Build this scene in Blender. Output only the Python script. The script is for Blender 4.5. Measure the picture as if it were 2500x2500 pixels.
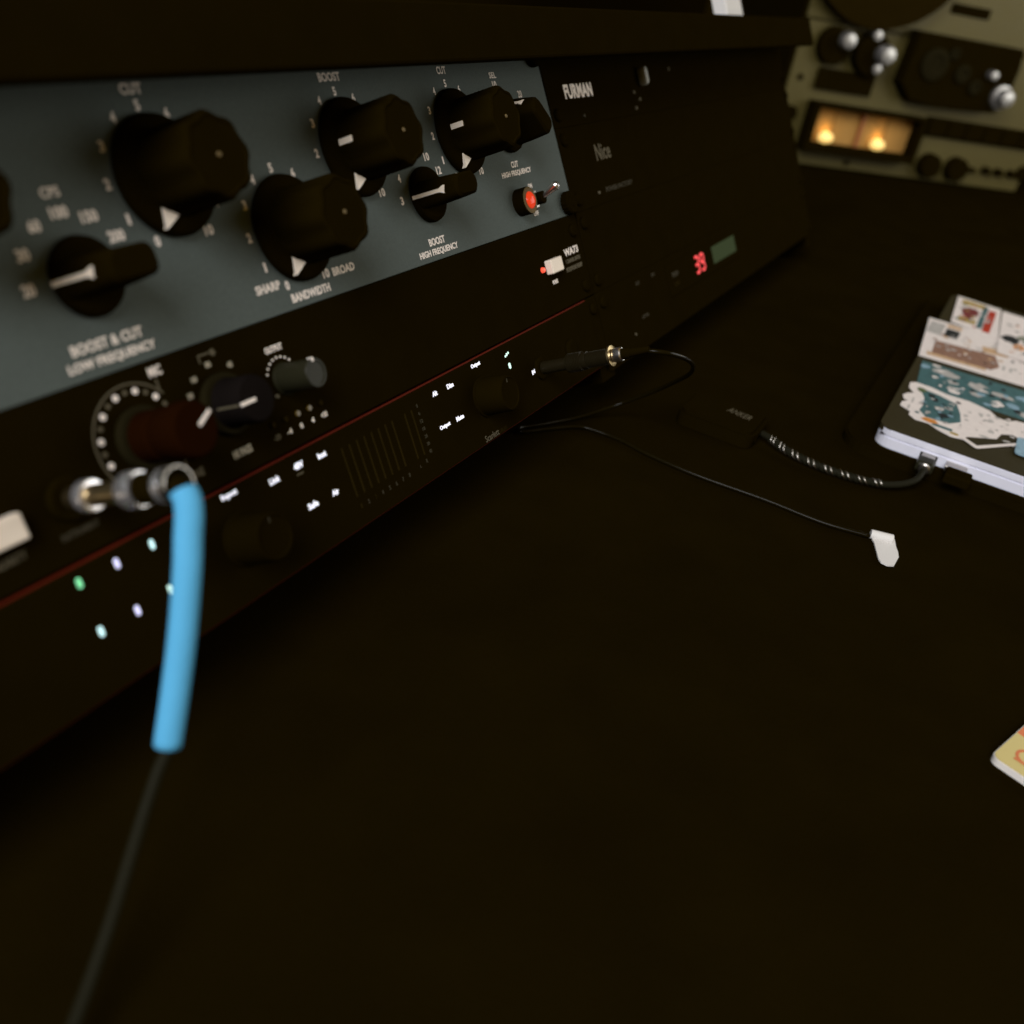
import bpy, bmesh, math, random
from mathutils import Vector, Matrix
random.seed(7)
R = math.radians
sc = bpy.context.scene
for o in list(bpy.data.objects): bpy.data.objects.remove(o)
COL = sc.collection

# ------------------------------------------------------------------ camera
cam_d = bpy.data.cameras.new('camera'); cam = bpy.data.objects.new('camera', cam_d); COL.objects.link(cam)
RIGHT = Vector((0.475106, -0.863759, 0.167912)); DOWN = Vector((-0.387622, -0.376757, -0.841311)); FWD = Vector((0.789952, 0.334625, -0.513811))
CAM = Vector((-0.499725, -0.209945, 0.235))
m = Matrix((RIGHT, -DOWN, -FWD)).transposed().to_4x4(); m.translation = CAM
cam.matrix_world = m
cam_d.sensor_width = 36.0; cam_d.lens = 2390.79 / 2500 * 36
cam_d.clip_start = 0.01; cam_d.clip_end = 50
cam_d.dof.use_dof = True; cam_d.dof.focus_distance = 0.447; cam_d.dof.aperture_fstop = 7.0
sc.camera = cam
# ------------------------------------------------------------------ world + lamps + exposure
w = bpy.data.worlds.new('World'); sc.world = w; w.use_nodes = True
bg = w.node_tree.nodes['Background']; bg.inputs[0].default_value = (1.0, 0.62, 0.10, 1); bg.inputs[1].default_value = 0.16
def area(name, loc, target, sx, sy, power, col):
    l = bpy.data.lights.new(name, 'AREA'); l.shape = 'RECTANGLE'; l.size = sx; l.size_y = sy; l.energy = power; l.color = col
    o = bpy.data.objects.new(name, l); COL.objects.link(o); o.location = loc
    o.rotation_euler = (Vector(target) - Vector(loc)).to_track_quat('-Z', 'Y').to_euler()
    return o
area('upper_left_light', (-3.0, -0.32, 2.35), (-0.15, -0.1, 0.05), 2.2, 2.2, 165, (0.97, 0.98, 1.0))  # broad area light from the upper left, source unseen
area('right_front_light', (0.82, -1.02, 0.50), (-0.05, 0.0, 0.08), 1.2, 0.8, 8.5, (1.0, 1.0, 0.95))  # weaker low area light from the right front, source unseen
sc.view_settings.view_transform = 'Standard'; sc.view_settings.look = 'None'
sc.view_settings.exposure = 0.0; sc.view_settings.gamma = 1.0; sc.view_settings.use_curve_mapping = False

# ------------------------------------------------------------------ materials
def mat(name, col, rough=0.5, metal=0.0, spec=0.5, var=0.12, scale=60.0, bump=0.0, bscale=900.0, emit=None, estr=0.0, coat=0.0):
    M = bpy.data.materials.new(name); M.use_nodes = True
    nt = M.node_tree; b = nt.nodes['Principled BSDF']
    b.inputs['Metallic'].default_value = metal; b.inputs['Specular IOR Level'].default_value = spec
    b.inputs['Coat Weight'].default_value = coat
    tc = nt.nodes.new('ShaderNodeTexCoord'); nz = nt.nodes.new('ShaderNodeTexNoise')
    nz.inputs['Scale'].default_value = scale; nz.inputs['Detail'].default_value = 4
    nt.links.new(tc.outputs['Object'], nz.inputs['Vector'])
    mx = nt.nodes.new('ShaderNodeMix'); mx.data_type = 'RGBA'
    c = Vector(col)
    mx.inputs['A'].default_value = (*(c * (1 - var)), 1); mx.inputs['B'].default_value = (*(c * (1 + var)), 1)
    nt.links.new(nz.outputs['Fac'], mx.inputs['Factor']); nt.links.new(mx.outputs['Result'], b.inputs['Base Color'])
    mr = nt.nodes.new('ShaderNodeMapRange'); mr.inputs['To Min'].default_value = max(0.02, rough - 0.08); mr.inputs['To Max'].default_value = min(1, rough + 0.08)
    nt.links.new(nz.outputs['Fac'], mr.inputs['Value']); nt.links.new(mr.outputs['Result'], b.inputs['Roughness'])
    if bump:
        n2 = nt.nodes.new('ShaderNodeTexNoise'); n2.inputs['Scale'].default_value = bscale; n2.inputs['Detail'].default_value = 2
        nt.links.new(tc.outputs['Object'], n2.inputs['Vector'])
        bp = nt.nodes.new('ShaderNodeBump'); bp.inputs['Strength'].default_value = bump; bp.inputs['Distance'].default_value = 0.0004
        nt.links.new(n2.outputs['Fac'], bp.inputs['Height']); nt.links.new(bp.outputs['Normal'], b.inputs['Normal'])
    if emit:
        b.inputs['Emission Color'].default_value = (*emit, 1); b.inputs['Emission Strength'].default_value = estr
    return M
K = (0.0080, 0.0050, 0.0006)
M_BLACK = mat('black_paint', K, 0.7, spec=0.0, bump=0.3)
M_GLOSS = mat('black_gloss', K, 0.5, spec=0.0)
M_KNOB = mat('black_bakelite', K, 0.5, spec=0.0)
M_DESK = mat('black_desk', K, 0.7, spec=0.0, bump=0.5, bscale=500, var=0.25, scale=25)
M_WALL = mat('dark_wall', (0.016, 0.0098, 0.001), 0.9, spec=0.0, var=0.2, scale=3)
M_GREY = mat('grey_blue_enamel', (0.086, 0.103, 0.096), 0.65, spec=0.05, bump=0.6, bscale=1400, var=0.16, scale=900)
M_PRINT = mat('white_print', (0.88, 0.79, 0.72), 0.6, spec=0.1)
M_DIM = mat('grey_print', (0.10, 0.085, 0.055), 0.6, spec=0.03)
M_FAINT = mat('faint_print', (0.045, 0.038, 0.024), 0.6, spec=0.03)
M_GHOST = mat('unlit_meter', (0.0190, 0.0128, 0.0026), 0.6, spec=0.0)
M_CREAM = mat('cream_plastic', (0.84, 0.73, 0.61), 0.45, spec=0.4)
M_CHROME = mat('chrome', (0.82, 0.80, 0.80), 0.30, metal=1, var=0.03)
M_SATIN = mat('satin_nickel', (0.90, 0.88, 0.90), 0.24, metal=0.9, spec=0.5, var=0.04)
M_DOME = mat('satin_dome', (0.46, 0.45, 0.44), 0.42, metal=0.9, spec=0.4, var=0.04)
M_SWITCH = mat('grey_switch', (0.30, 0.30, 0.27), 0.4, spec=0.4)
M_PIN = mat('dark_brass_pin', (0.11, 0.075, 0.028), 0.5, spec=0.1)
M_MID = mat('mid_print', (0.36, 0.32, 0.24), 0.6, spec=0.1)
M_STEEL = mat('dull_steel', (0.45, 0.42, 0.38), 0.3, metal=1)
M_BRASS = mat('brass', (0.46, 0.35, 0.18), 0.35, metal=1)
M_RED = mat('red_case', (0.085, 0.0095, 0.003), 0.6, metal=0.0, spec=0.05)
M_REDKNOB = mat('oxblood_knob', (0.0105, 0.0030, 0.0006), 0.5, spec=0.0)
M_BLUEKNOB = mat('navy_knob', (0.0068, 0.0052, 0.0046), 0.5, spec=0.0)
M_BASE = mat('dark_knob_base', (0.0125, 0.0100, 0.0040), 0.5, spec=0.0)
M_GREYKNOB = mat('charcoal_knob', (0.017, 0.016, 0.008), 0.4, spec=0.10)
M_BLUE = mat('blue_sleeve', (0.092, 0.385, 0.655), 0.65, spec=0.1, bump=0.4, bscale=700, var=0.06)
M_CORD = mat('black_rubber', (0.0110, 0.0102, 0.0052), 0.6, spec=0.05, bump=0.4)
M_CORDG = mat('glossy_cord', (0.007, 0.0048, 0.0008), 0.22, spec=0.10)
M_RIB = mat('dark_ribbed_metal', (0.016, 0.012, 0.005), 0.3, metal=0.3, spec=0.2)
M_LIT = mat('lit_label', (0.6, 0.6, 0.65), 0.5, emit=(0.88, 0.88, 1.0), estr=0.95)
M_LITG = mat('lit_green', (0.1, 0.5, 0.2), 0.5, emit=(0.22, 0.70, 0.36), estr=0.9)
M_LITC = mat('lit_cyan', (0.5, 0.7, 0.7), 0.5, emit=(0.55, 0.88, 0.92), estr=0.95)
M_LITV = mat('lit_violet', (0.5, 0.5, 0.7), 0.5, emit=(0.66, 0.66, 0.98), estr=0.95)
M_LITM = mat('lit_mint', (0.5, 0.7, 0.6), 0.5, emit=(0.60, 0.90, 0.78), estr=0.95)
M_LEDR = mat('lit_red', (0.6, 0.05, 0.02), 0.3, emit=(1.0, 0.10, 0.05), estr=0.95)
M_LENS = mat('red_lens', (0.45, 0.03, 0.008), 0.2, spec=0.3, emit=(0.85, 0.050, 0.012), estr=0.55)
M_SEG = mat('red_segment', (0.4, 0.02, 0.02), 0.4, emit=(1.0, 0.065, 0.07), estr=0.95)
M_LCD = mat('olive_display', (0.01, 0.012, 0.006), 0.6, spec=0.0, emit=(0.030, 0.040, 0.018), estr=1.0)
M_AMBER = mat('amber_led', (0.05, 0.03, 0.005), 0.4, emit=(0.05, 0.03, 0.002), estr=0.5)
M_LID = mat('olive_brown_lid', (0.032, 0.026, 0.011), 0.6, spec=0.05, bump=0.5, bscale=1500)
M_ALU = mat('pale_aluminium', (0.72, 0.72, 0.82), 0.5, metal=0.1, spec=0.5)
M_WHITE = mat('white_paper', (0.70, 0.635, 0.605), 0.6, spec=0.1, var=0.12, scale=220)
M_CREAMP = mat('white_tag', (0.66, 0.64, 0.62), 0.6, spec=0.2, var=0.04)
M_DECK = mat('olive_champagne_panel', (0.080, 0.064, 0.017), 0.5, metal=0.2, spec=0.3, bump=0.3, var=0.08)
M_DECKB = mat('deck_black', K, 0.5, spec=0.0)
M_REEL = mat('brown_tape', (0.013, 0.008, 0.0012), 0.5, spec=0.0)
M_METER = mat('meter_face', (0.38, 0.20, 0.05), 0.7, spec=0.2)
M_BULB = mat('meter_bulb', (0.9, 0.7, 0.3), 0.5, emit=(1.0, 0.62, 0.15), estr=0.85)

# ------------------------------------------------------------------ mesh helpers
def link(name, me, material, parent=None, loc=(0, 0, 0), rot=(0, 0, 0), smooth=False):
    o = bpy.data.objects.new(name, me); COL.objects.link(o)
    if material and not me.materials: me.materials.append(material)
    o.parent = parent; o.location = loc; o.rotation_euler = rot
    if smooth:
        for p in me.polygons: p.use_smooth = True
    return o
def pyd(v, f):
    me = bpy.data.meshes.new('mesh'); me.from_pydata(v, [], f); me.update(); return me
def box(name, x0, x1, y0, y1, z0, z1, material, parent=None, b=0.0, seg=2):
    cx, cy, cz = (x0+x1)/2, (y0+y1)/2, (z0+z1)/2
    bm = bmesh.new(); bmesh.ops.create_cube(bm, size=1)
    bmesh.ops.scale(bm, vec=(x1-x0, y1-y0, z1-z0), verts=bm.verts)
    if b: bmesh.ops.bevel(bm, geom=bm.edges[:], offset=b, segments=seg, affect='EDGES', profile=0.5)
    me = bpy.data.meshes.new('mesh'); bm.to_mesh(me); bm.free()
    return link(name, me, material, parent, (cx, cy, cz))
def lathe(name, prof, material, parent=None, loc=(0, 0, 0), n=40, rot=(0, 0, 0), rfun=None, smooth=True, sharp=True):
    v = []; f = []
    for (r, z) in prof:
        for k in range(n):
            a = 2*math.pi*k/n; rr = r * (rfun(a, z) if rfun else 1.0)
            v.append((rr*math.cos(a), rr*math.sin(a), z))
    for i in range(len(prof)-1):
        for k in range(n):
            f.append((i*n+k, i*n+(k+1) % n, (i+1)*n+(k+1) % n, (i+1)*n+k))
    f.append(tuple(reversed(range(n)))); f.append(tuple(range((len(prof)-1)*n, len(prof)*n)))
    me = pyd(v, f)
    o = link(name, me, material, parent, loc, rot, smooth)
    if smooth and sharp:
        bm = bmesh.new(); bm.from_mesh(me)
        for e in bm.edges:
            if len(e.link_faces) == 2 and e.calc_face_angle(0) > R(32): e.smooth = False
        bm.to_mesh(me); bm.free()
    return o
def catmull(P, sub=10):
    P = [Vector(p) for p in P]; Q = [2*P[0]-P[1]] + P + [2*P[-1]-P[-2]]; out = []
    for i in range(1, len(Q)-2):
        a, b, c, d = Q[i-1:i+3]
        for k in range(sub):
            t = k/sub
            out.append(0.5*((2*b)+(c-a)*t+(2*a-5*b+4*c-d)*t*t+(3*b-a-3*c+d)*t**3))
    out.append(P[-1]); return out
def tube(name, pts, r, material, parent=None, n=14, sub=10, rf=None):
    C = catmull(pts, sub); v = []; f = []
    T = [(C[min(i+1, len(C)-1)]-C[max(i-1, 0)]).normalized() for i in range(len(C))]
    up = Vector((0, 0, 1)) if abs(T[0].z) < 0.9 else Vector((1, 0, 0))
    N = (up - T[0]*up.dot(T[0])).normalized()
    for i, c in enumerate(C):
        N = (N - T[i]*N.dot(T[i])).normalized(); B = T[i].cross(N)
        rr = r * (rf(i/(len(C)-1), i) if rf else 1)
        for k in range(n):
            a = 2*math.pi*k/n; v.append(tuple(c + (N*math.cos(a)+B*math.sin(a))*rr))
    for i in range(len(C)-1):
        for k in range(n): f.append((i*n+k, i*n+(k+1) % n, (i+1)*n+(k+1) % n, (i+1)*n+k))
    f.append(tuple(reversed(range(n)))); f.append(tuple(range((len(C)-1)*n, len(C)*n)))
    o = link(name, pyd(v, f), material, parent, smooth=True)
    for p in o.data.polygons[-2:]: p.use_smooth = False
    return o
def prism(name, poly, z0, z1, material, parent=None, loc=(0, 0, 0), rot=(0, 0, 0), b=0.0):
    n = len(poly)
    ar = sum(poly[i][0]*poly[(i+1) % n][1]-poly[(i+1) % n][0]*poly[i][1] for i in range(n))
    if ar < 0: poly = poly[::-1]
    v = [(x, y, z0) for x, y in poly] + [(x, y, z1) for x, y in poly]
    f = [tuple(reversed(range(n))), tuple(range(n, 2*n))] + [(i, (i+1) % n, n+(i+1) % n, n+i) for i in range(n)]
    me = pyd(v, f)
    if b:
        bm = bmesh.new(); bm.from_mesh(me)
        ed = [e for e in bm.edges if abs(e.verts[0].co.z-z1) < 1e-7 and abs(e.verts[1].co.z-z1) < 1e-7]
        bmesh.ops.bevel(bm, geom=ed, offset=b, segments=2, affect='EDGES'); bm.to_mesh(me); bm.free()
    return link(name, me, material, parent, loc, rot)
def rrect(x0, x1, y0, y1, r, n=6):
    out = []
    for cx, cy, a0 in ((x1-r, y1-r, 0), (x0+r, y1-r, 90), (x0+r, y0+r, 180), (x1-r, y0+r, 270)):
        for k in range(n+1):
            a = R(a0+90*k/n); out.append((cx+r*math.cos(a), cy+r*math.sin(a)))
    return out
def ring(name, ri, ro, a0, a1, z0, z1, material, parent, loc, n=48):
    """flat arc band"""
    v = []; f = []
    for i in range(n+1):
        a = R(a0+(a1-a0)*i/n)
        for r, z in ((ri, z0), (ro, z0), (ro, z1), (ri, z1)): v.append((r*math.cos(a), r*math.sin(a), z))
    for i in range(n):
        for k in range(4): f.append((4*i+k, 4*i+(k+1) % 4, 4*i+4+(k+1) % 4, 4*i+4+k))
    f.append((3, 2, 1, 0)); f.append((4*n, 4*n+1, 4*n+2, 4*n+3))
    return link(name, pyd(v, f), material, parent, loc)
_tc = {}
def textmesh(body, bold):
    k = (body, bold)
    if k in _tc: return _tc[k]
    cu = bpy.data.curves.new('t', 'FONT'); cu.body = body; cu.size = 1; cu.resolution_u = 3; cu.offset = bold; cu.extrude = 0.02; cu.space_character = 1.04
    o = bpy.data.objects.new('t', cu); COL.objects.link(o)
    dg = bpy.context.evaluated_depsgraph_get()
    me = bpy.data.meshes.new_from_object(o.evaluated_get(dg))
    bpy.data.objects.remove(o); bpy.data.curves.remove(cu)
    xs = [q.co.x for q in me.vertices]; ys = [q.co.y for q in me.vertices]
    _tc[k] = ([tuple(q.co) for q in me.vertices], [tuple(p.vertices) for p in me.polygons], min(xs), max(xs), min(ys), max(ys))
    bpy.data.meshes.remove(me)
    return _tc[k]
def text(body, cx, cy, wd, ht, material, parent, z=0.0003, rotz=0.0, name='lettering', bold=0.012):
    """lettering fitted to a width and a height, centred at cx, cy; wd None keeps natural proportion"""
    v, f, x0, x1, y0, y1 = textmesh(body, bold)
    sy = ht/(y1-y0); sx = sy if wd is None else wd/(x1-x0)
    vv = [((x-(x0+x1)/2)*sx, (y-(y0+y1)/2)*sy, zz*0.003) for x, y, zz in v]
    return link(name, pyd(vv, f), material, parent, (cx, cy, z), (0, 0, rotz))
def tag(o, label, cat, group=None, kind=None):
    o['label'] = label; o['category'] = cat
    if group: o['group'] = group
    return o
def empty(name, loc=(0, 0, 0), rot=(0, 0, 0)):
    o = bpy.data.objects.new(name, None); COL.objects.link(o); o.location = loc; o.rotation_euler = rot; o.empty_display_size = 0.02
    return o
def structure(o): o['kind'] = 'structure'; return o

# rack frame: local X along the rack, local Y up the slanted face, local Z out of the face
TH = R(28.5); Z0 = 0.103613
RROT = (math.pi/2 - TH, 0, 0)
def r2w(x, v, w=0.0):
    return Vector((x, v*math.sin(TH)-w*math.cos(TH), Z0+v*math.cos(TH)+w*math.sin(TH)))
MM = 0.001
class Unit:
    """a rack unit; children are placed in rack millimetres through a parent empty at the unit's lower middle"""
    def __init__(s, name, label, cat, x0, x1, v0, v1, group=None):
        s.ox, s.ov = (x0+x1)/2, v0
        s.e = empty(name, r2w(s.ox*MM, s.ov*MM), RROT); tag(s.e, label, cat, group)
    def p(s, x, v, w=0.0): return ((x-s.ox)*MM, (v-s.ov)*MM, w*MM)
    def box(s, name, x0, x1, v0, v1, w0, w1, material, parent=None, b=0.0):
        a = s.p(x0, v0, w0); c = s.p(x1, v1, w1)
        return box(name, a[0], c[0], a[1], c[1], a[2], c[2], material, parent or s.e, b)
    def lathe(s, name, prof, material, x, v, w=0.0, **k):
        return lathe(name, [(r*MM, z*MM) for r, z in prof], material, s.e, s.p(x, v, w), **k)
    def text(s, body, x, v, wd, ht, material, w=0.15, **k):
        q = s.p(x, v, w); return text(body, q[0], q[1], wd and wd*MM, ht*MM, material, s.e, q[2], **k)
    def dot(s, name, x, v, r, material, w=0.0, h=0.2, n=16):
        return lathe(name, [(r*MM, 0), (r*MM*0.9, h*MM)], material, s.e, s.p(x, v, w), n=n)
    def screw(s, x, v, r=6.0, h=4.5):
        o = s.lathe('rack_screw', [(r*0.9, 0), (r, 0.6), (r, h-0.8), (r*0.88, h)], M_KNOB, x, v, 0.0, n=36, rfun=lambda a, z: 1+0.03*math.cos(18*a))
        lathe('screw_recess', [(r*0.4*MM, 0), (r*0.35*MM, 0.3*MM)], M_GLOSS, o, (0, 0, h*MM), n=6)
        return o


def settle(e, loc):
    """put a thing's empty at its base without moving its parts"""
    e.location = loc
    for c in e.children: c.location = Vector(c.location) - Vector(loc)
# ------------------------------------------------------------------ setting
structure(box('wall', -2.6, 3.2, 0.62, 0.70, -1.0, 2.6, M_WALL))
structure(box('wall_behind_tape_deck', 2.0, 2.08, -2.6, 0.615, -1.0, 2.6, M_WALL))
desk = empty('studio_desk'); tag(desk, 'wide black matte desk carrying the racks, laptop and cables', 'desk')
box('desk_top', -1.6, 1.75, -1.05, 0.60, -0.03, 0.0, M_DESK, desk, 0.002)
for x, y in ((-1.5, -0.9), (1.6, -0.9), (-1.5, 0.5), (1.6, 0.5)):
    box('leg', x-0.03, x+0.03, y-0.03, y+0.03, -0.74, -0.031, M_DESK, desk, 0.002)
settle(desk, (0.07, -0.22, -0.74))

# rack cabinet: slanted bays in a black case with an overhanging top board
cab = Unit('rack_cabinet', 'black slanted double rack case on the desk with an overhanging top board', 'rack case', -482.6, 487, -93, 100)
cab.box('top_board', -498, 487.5, 91, 95.0, -160, 25.3, M_BLACK, b=0.0008)
cab.box('front_lip', -498, 487.5, 72.4, 95.2, 25.5, 30, M_BLACK, b=0.0012)
cab.box('divider', -9, 9, -93, 90.5, -48, -3.2, M_BLACK)
def sidepanel(x0, x1):
    f0 = r2w(0, 0.0905, -0.0035); f1 = r2w(0, -0.100, -0.0035)
    pts = [(f0.y, f0.z), (f1.y, f1.z), (f1.y+0.012, 0.0006), (0.215, 0.0006), (0.215, f0.z-0.055)]
    v = [(x0*MM, y, z) for y, z in pts] + [(x1*MM, y, z) for y, z in pts]
    me = pyd(v, [(0, 1, 2, 3, 4), (9, 8, 7, 6, 5)] + [(i, 5+i, 5+(i+1) % 5, (i+1) % 5) for i in range(5)])
    o = link('side_panel', me, M_BLACK, cab.e)
    # world coordinates into the tilted parent's frame
    M_ = (Matrix.Translation(cab.e.location) @ Matrix.Rotation(RROT[0], 4, 'X')).inverted()
    me.transform(M_)
for x0, x1 in ((-498, -484), (473, 487)): sidepanel(x0, x1)
kb = link('cavity_fill_board', pyd([(x_, y_, z_) for x_ in (-0.4835, 0.4725) for y_ in (-0.006, 0.004) for z_ in (0.0006, 0.028)], [(0, 1, 3, 2), (4, 6, 7, 5), (0, 4, 5, 1), (2, 3, 7, 6), (0, 2, 6, 4), (1, 5, 7, 3)]), M_BLACK, cab.e)  # added board closing the dark cavity so it catches some light
kb.data.transform((Matrix.Translation(cab.e.location) @ Matrix.Rotation(RROT[0], 4, 'X')).inverted())
bk = link('back_board', pyd([(-0.4835, 0.198, 0.0008), (0.4725, 0.198, 0.0008), (0.4725, 0.198, 0.12), (-0.4835, 0.198, 0.12), (-0.4835, 0.208, 0.0008), (0.4725, 0.208, 0.0008), (0.4725, 0.208, 0.12), (-0.4835, 0.208, 0.12)], [(0, 1, 2, 3), (7, 6, 5, 4), (0, 4, 5, 1), (1, 5, 6, 2), (2, 6, 7, 3), (3, 7, 4, 0)]), M_BLACK, cab.e)
bk.data.transform((Matrix.Translation(cab.e.location) @ Matrix.Rotation(RROT[0], 4, 'X')).inverted())

# ================================================================== equalizer (grey 2U panel)
eq = Unit('equalizer', 'grey-blue two-unit equalizer with large black fluted knobs, top of left rack', 'equalizer', -482.6, 0, 0, 88.4)
eq.box('faceplate', -482.6, 0, 0.25, 88.4, -3, 0, M_GREY, b=0.0003)
eq.box('chassis', -460, -22, 2, 87, -50, -3.2, M_BLACK)
def flute(a, z): return 1.0 + (0.045*math.cos(8*a) if z > 0.0052 else 0)
def dial(x, v, ang0=30.88, glint=False):
    k = eq.lathe('knob', [(18.6, 0.6), (18.8, 1.6), (18.4, 2.8), (17.2, 3.9), (13.4, 4.8), (12.6, 5.0)], M_KNOB, x, v, n=72)
    g = lathe('grip', [(r*MM, z*MM) for r, z in ((13.1, 5.0), (12.9, 6.0), (12.7, 24.8), (12.1, 26.0), (11.0, 26.4), (10.4, 26.0), (2, 26.0))], M_KNOB, k, n=96, rfun=flute)
    lathe('set_screw', [(0.9*MM, 0), (0.7*MM, 0.35*MM)], M_PIN, k, (0, 0, 26.0*MM), n=12)
    a = R(-90-ang0); d = Vector((math.cos(a), math.sin(a))); t = Vector((-d.y, d.x))
    pts = [(d*17.9, 2.95), (d*12.4+t*3.1, 0), (d*12.4-t*3.1, 0)]
    def h(r): return (2.6 + (18.3-r)*(2.4/2.9) if r > 15.4 else 5.0) + 0.22
    # pointer wedge lying on the skirt's slope
    top = [(d*18.3), (d*15.4+t*1.6), (d*12.7+t*3.0), (d*12.7-t*3.0), (d*15.4-t*1.6)]
    zs = [5.1, 5.4, 5.6, 5.6, 5.4]
    v_ = [(p.x*MM, p.y*MM, z*MM) for p, z in zip(top, zs)] + [(p.x*MM, p.y*MM, (z-2.6)*MM) for p, z in zip(top, zs)]
    link('pointer', pyd(v_, [(0, 1, 4), (1, 2, 3, 4), (5, 9, 6), (6, 9, 8, 7), (0, 5, 6, 1), (1, 6, 7, 2), (2, 7, 8, 3), (3, 8, 9, 4), (4, 9, 5, 0)]), M_CREAM, k)
    if glint:
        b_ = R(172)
        s_ = box('painted_glint', 0, 0.7*MM, -1.2*MM, 1.2*MM, 5.5*MM, 12*MM, M_CREAM, k, 0.0002)  # cream bar imitating a bright reflection on the grip flank
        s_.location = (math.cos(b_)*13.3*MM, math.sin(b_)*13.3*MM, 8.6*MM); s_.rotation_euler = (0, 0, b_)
    return k
def numbers(x, v, r, seq, half, ht, wd=None):
    n = len(seq)
    for i, s in enumerate(seq):
        a = R(270 - half - (360-2*half)*i/(n-1))
        eq.text(s, x+r*math.cos(a), v+r*math.sin(a), (1.9 if s != '1' else 1.0)*len(s), ht, M_PRINT, name='dial_number', bold=0.035)
TEN = [str(i) for i in range(11)]
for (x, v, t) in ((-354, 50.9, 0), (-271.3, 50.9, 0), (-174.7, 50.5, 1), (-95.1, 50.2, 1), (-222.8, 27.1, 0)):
    dial(x, v, glint=bool(t)); numbers(x, v, 21.2, TEN, 30.88, 3.3)
def selector(x, v, ang, r=11.5):
    """round skirt with a bar nose; built pointing to -x, turned by ang"""
    k = eq.lathe('selector_knob', [(r, 0.5), (r+0.2, 1.5), (r-0.3, 3.2), (r-1.6, 4.2)], M_KNOB, x, v, n=56)
    k.rotation_euler = (0, 0, ang)
    sec = [(3.6, -r+0.6, 10.2, 5.6), (13, -r+2.2, 10.0, 5.2), (20.5, -r+3.8, 9.6, 4.7), (21.6, -r+5.0, 8.6, 3.7)]
    vs = []; fs = []
    for (z, xa, xb, hw) in sec:
        for (px, py) in rrect(xa, xb, -hw, hw, min(3.4, hw-0.3), 5): vs.append((px*MM, py*MM, z*MM))
    n = 24
    for i in range(3):
        for q in range(n): fs.append((i*n+q, i*n+(q+1) % n, (i+1)*n+(q+1) % n, (i+1)*n+q))
    fs.append(tuple(reversed(range(n)))); fs.append(tuple(range(3*n, 4*n)))
    link('nose', pyd(vs, fs), M_KNOB, k)
    # white line up the slanted nose, flaring at the top
    out = [(-0.75, 1.6), (-0.75, 13.5), (-2.7, 18.2), (-2.5, 19.9), (2.5, 19.9), (2.7, 18.2), (0.75, 13.5), (0.75, 1.6)]
    def fx(z):
        for (z0, x0, _, _), (z1, x1, _, _) in zip(sec, sec[1:]):
            if z <= z1: return x0+(x1-x0)*(z-z0)/(z1-z0)
        return sec[-1][1]
    def fy(z, y): return fx(max(z, 3.6)) - 0.25 + (0.55 if abs(y) > 1.5 else 0) - (0.9 if z < 3 else 0)
    a_ = [(fy(z, y)*MM, y*MM, z*MM) for y, z in out]; b_ = [((fy(z, y)+0.6)*MM, y*MM, z*MM) for y, z in out]
    link('pointer_line', pyd(a_+b_, [(0, 1, 6, 7), (1, 2, 3, 4, 5, 6)]+[(i, 8+i, 8+(i+1) % 8, (i+1) % 8) for i in range(8)]), M_CREAM, k)
    return k
selector(-312, 27.5, 0); selector(-134.5, 27.3, 0); selector(-51.3, 49.5, R(-50), 12.5)
def seltext(x, v, r, lst, ht=3.4):
    for ang, s in lst:
        a = R(90-ang); eq.text(s, x+r*math.cos(a), v+r*math.sin(a), 1.95*len(s), ht, M_PRINT, name='dial_number', bold=0.035)
seltext(-312, 27.5, 18.3, [(-90, '20'), (-60, '30'), (-30, '60'), (0, '100'), (30, '150'), (60, '200')])
eq.text('CPS', -312.4, 51.4, 6.2, 2.9, M_PRINT, bold=0.02)
seltext(-134.5, 27.3, 17.6, [(-90, '3'), (-60, '4'), (-30, '5'), (0, '8'), (30, '10'), (60, '12'), (90, '16')])
seltext(-51.3, 49.5, 19.6, [(-60, '5'), (0, '10')]); eq.text('20', -28.4, 63.6, 4.0, 3.4, M_PRINT, name='dial_number')
eq.text('SEL', -51, 73.4, 6.5, 2.8, M_PRINT, bold=0.02)
LBL = dict(bold=0.03)
for x, s, wd in ((-354, 'BOOST', 13.2), (-271.5, 'CUT', 8.5), (-175.3, 'BOOST', 13.2), (-95.4, 'CUT', 7.5)): eq.text(s, x, 77.0, wd, 3.3, M_PRINT, **LBL)
eq.text('BOOST & CUT', -312.6, 9.0, 25.5, 3.1, M_PRINT, **LBL); eq.text('LOW FREQUENCY', -312.6, 4.2, 31.5, 3.1, M_PRINT, **LBL)
eq.text('SHARP', -243.2, 10.0, 12.2, 3.1, M_PRINT, **LBL); eq.text('BROAD', -201.4, 8.6, 13.2, 3.1, M_PRINT, **LBL)
eq.text('BANDWIDTH', -222.8, 4.0, 21.5, 3.1, M_PRINT, **LBL)
eq.text('BOOST', -135.6, 8.1, 12.4, 3.2, M_PRINT, **LBL); eq.text('HIGH FREQUENCY', -135.8, 3.7, 30.5, 3.2, M_PRINT, **LBL)
eq.text('CUT', -51.7, 31.6, 7.2, 3.0, M_PRINT, **LBL); eq.text('HIGH FREQUENCY', -51.5, 27.4, 30, 3.0, M_PRINT, **LBL)
lm = eq.lathe('lamp_bezel', [(6.6, 0), (6.6, 5.6), (6.2, 6.2), (5.6, 6.4), (5.1, 5.2)], M_GLOSS, -56.5, 13.4, n=40)
lathe('bezel_rim', [(6.3*MM, 6.1*MM), (6.35*MM, 6.45*MM), (5.9*MM, 6.6*MM), (5.6*MM, 6.45*MM)], M_PIN, lm, n=40)
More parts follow.
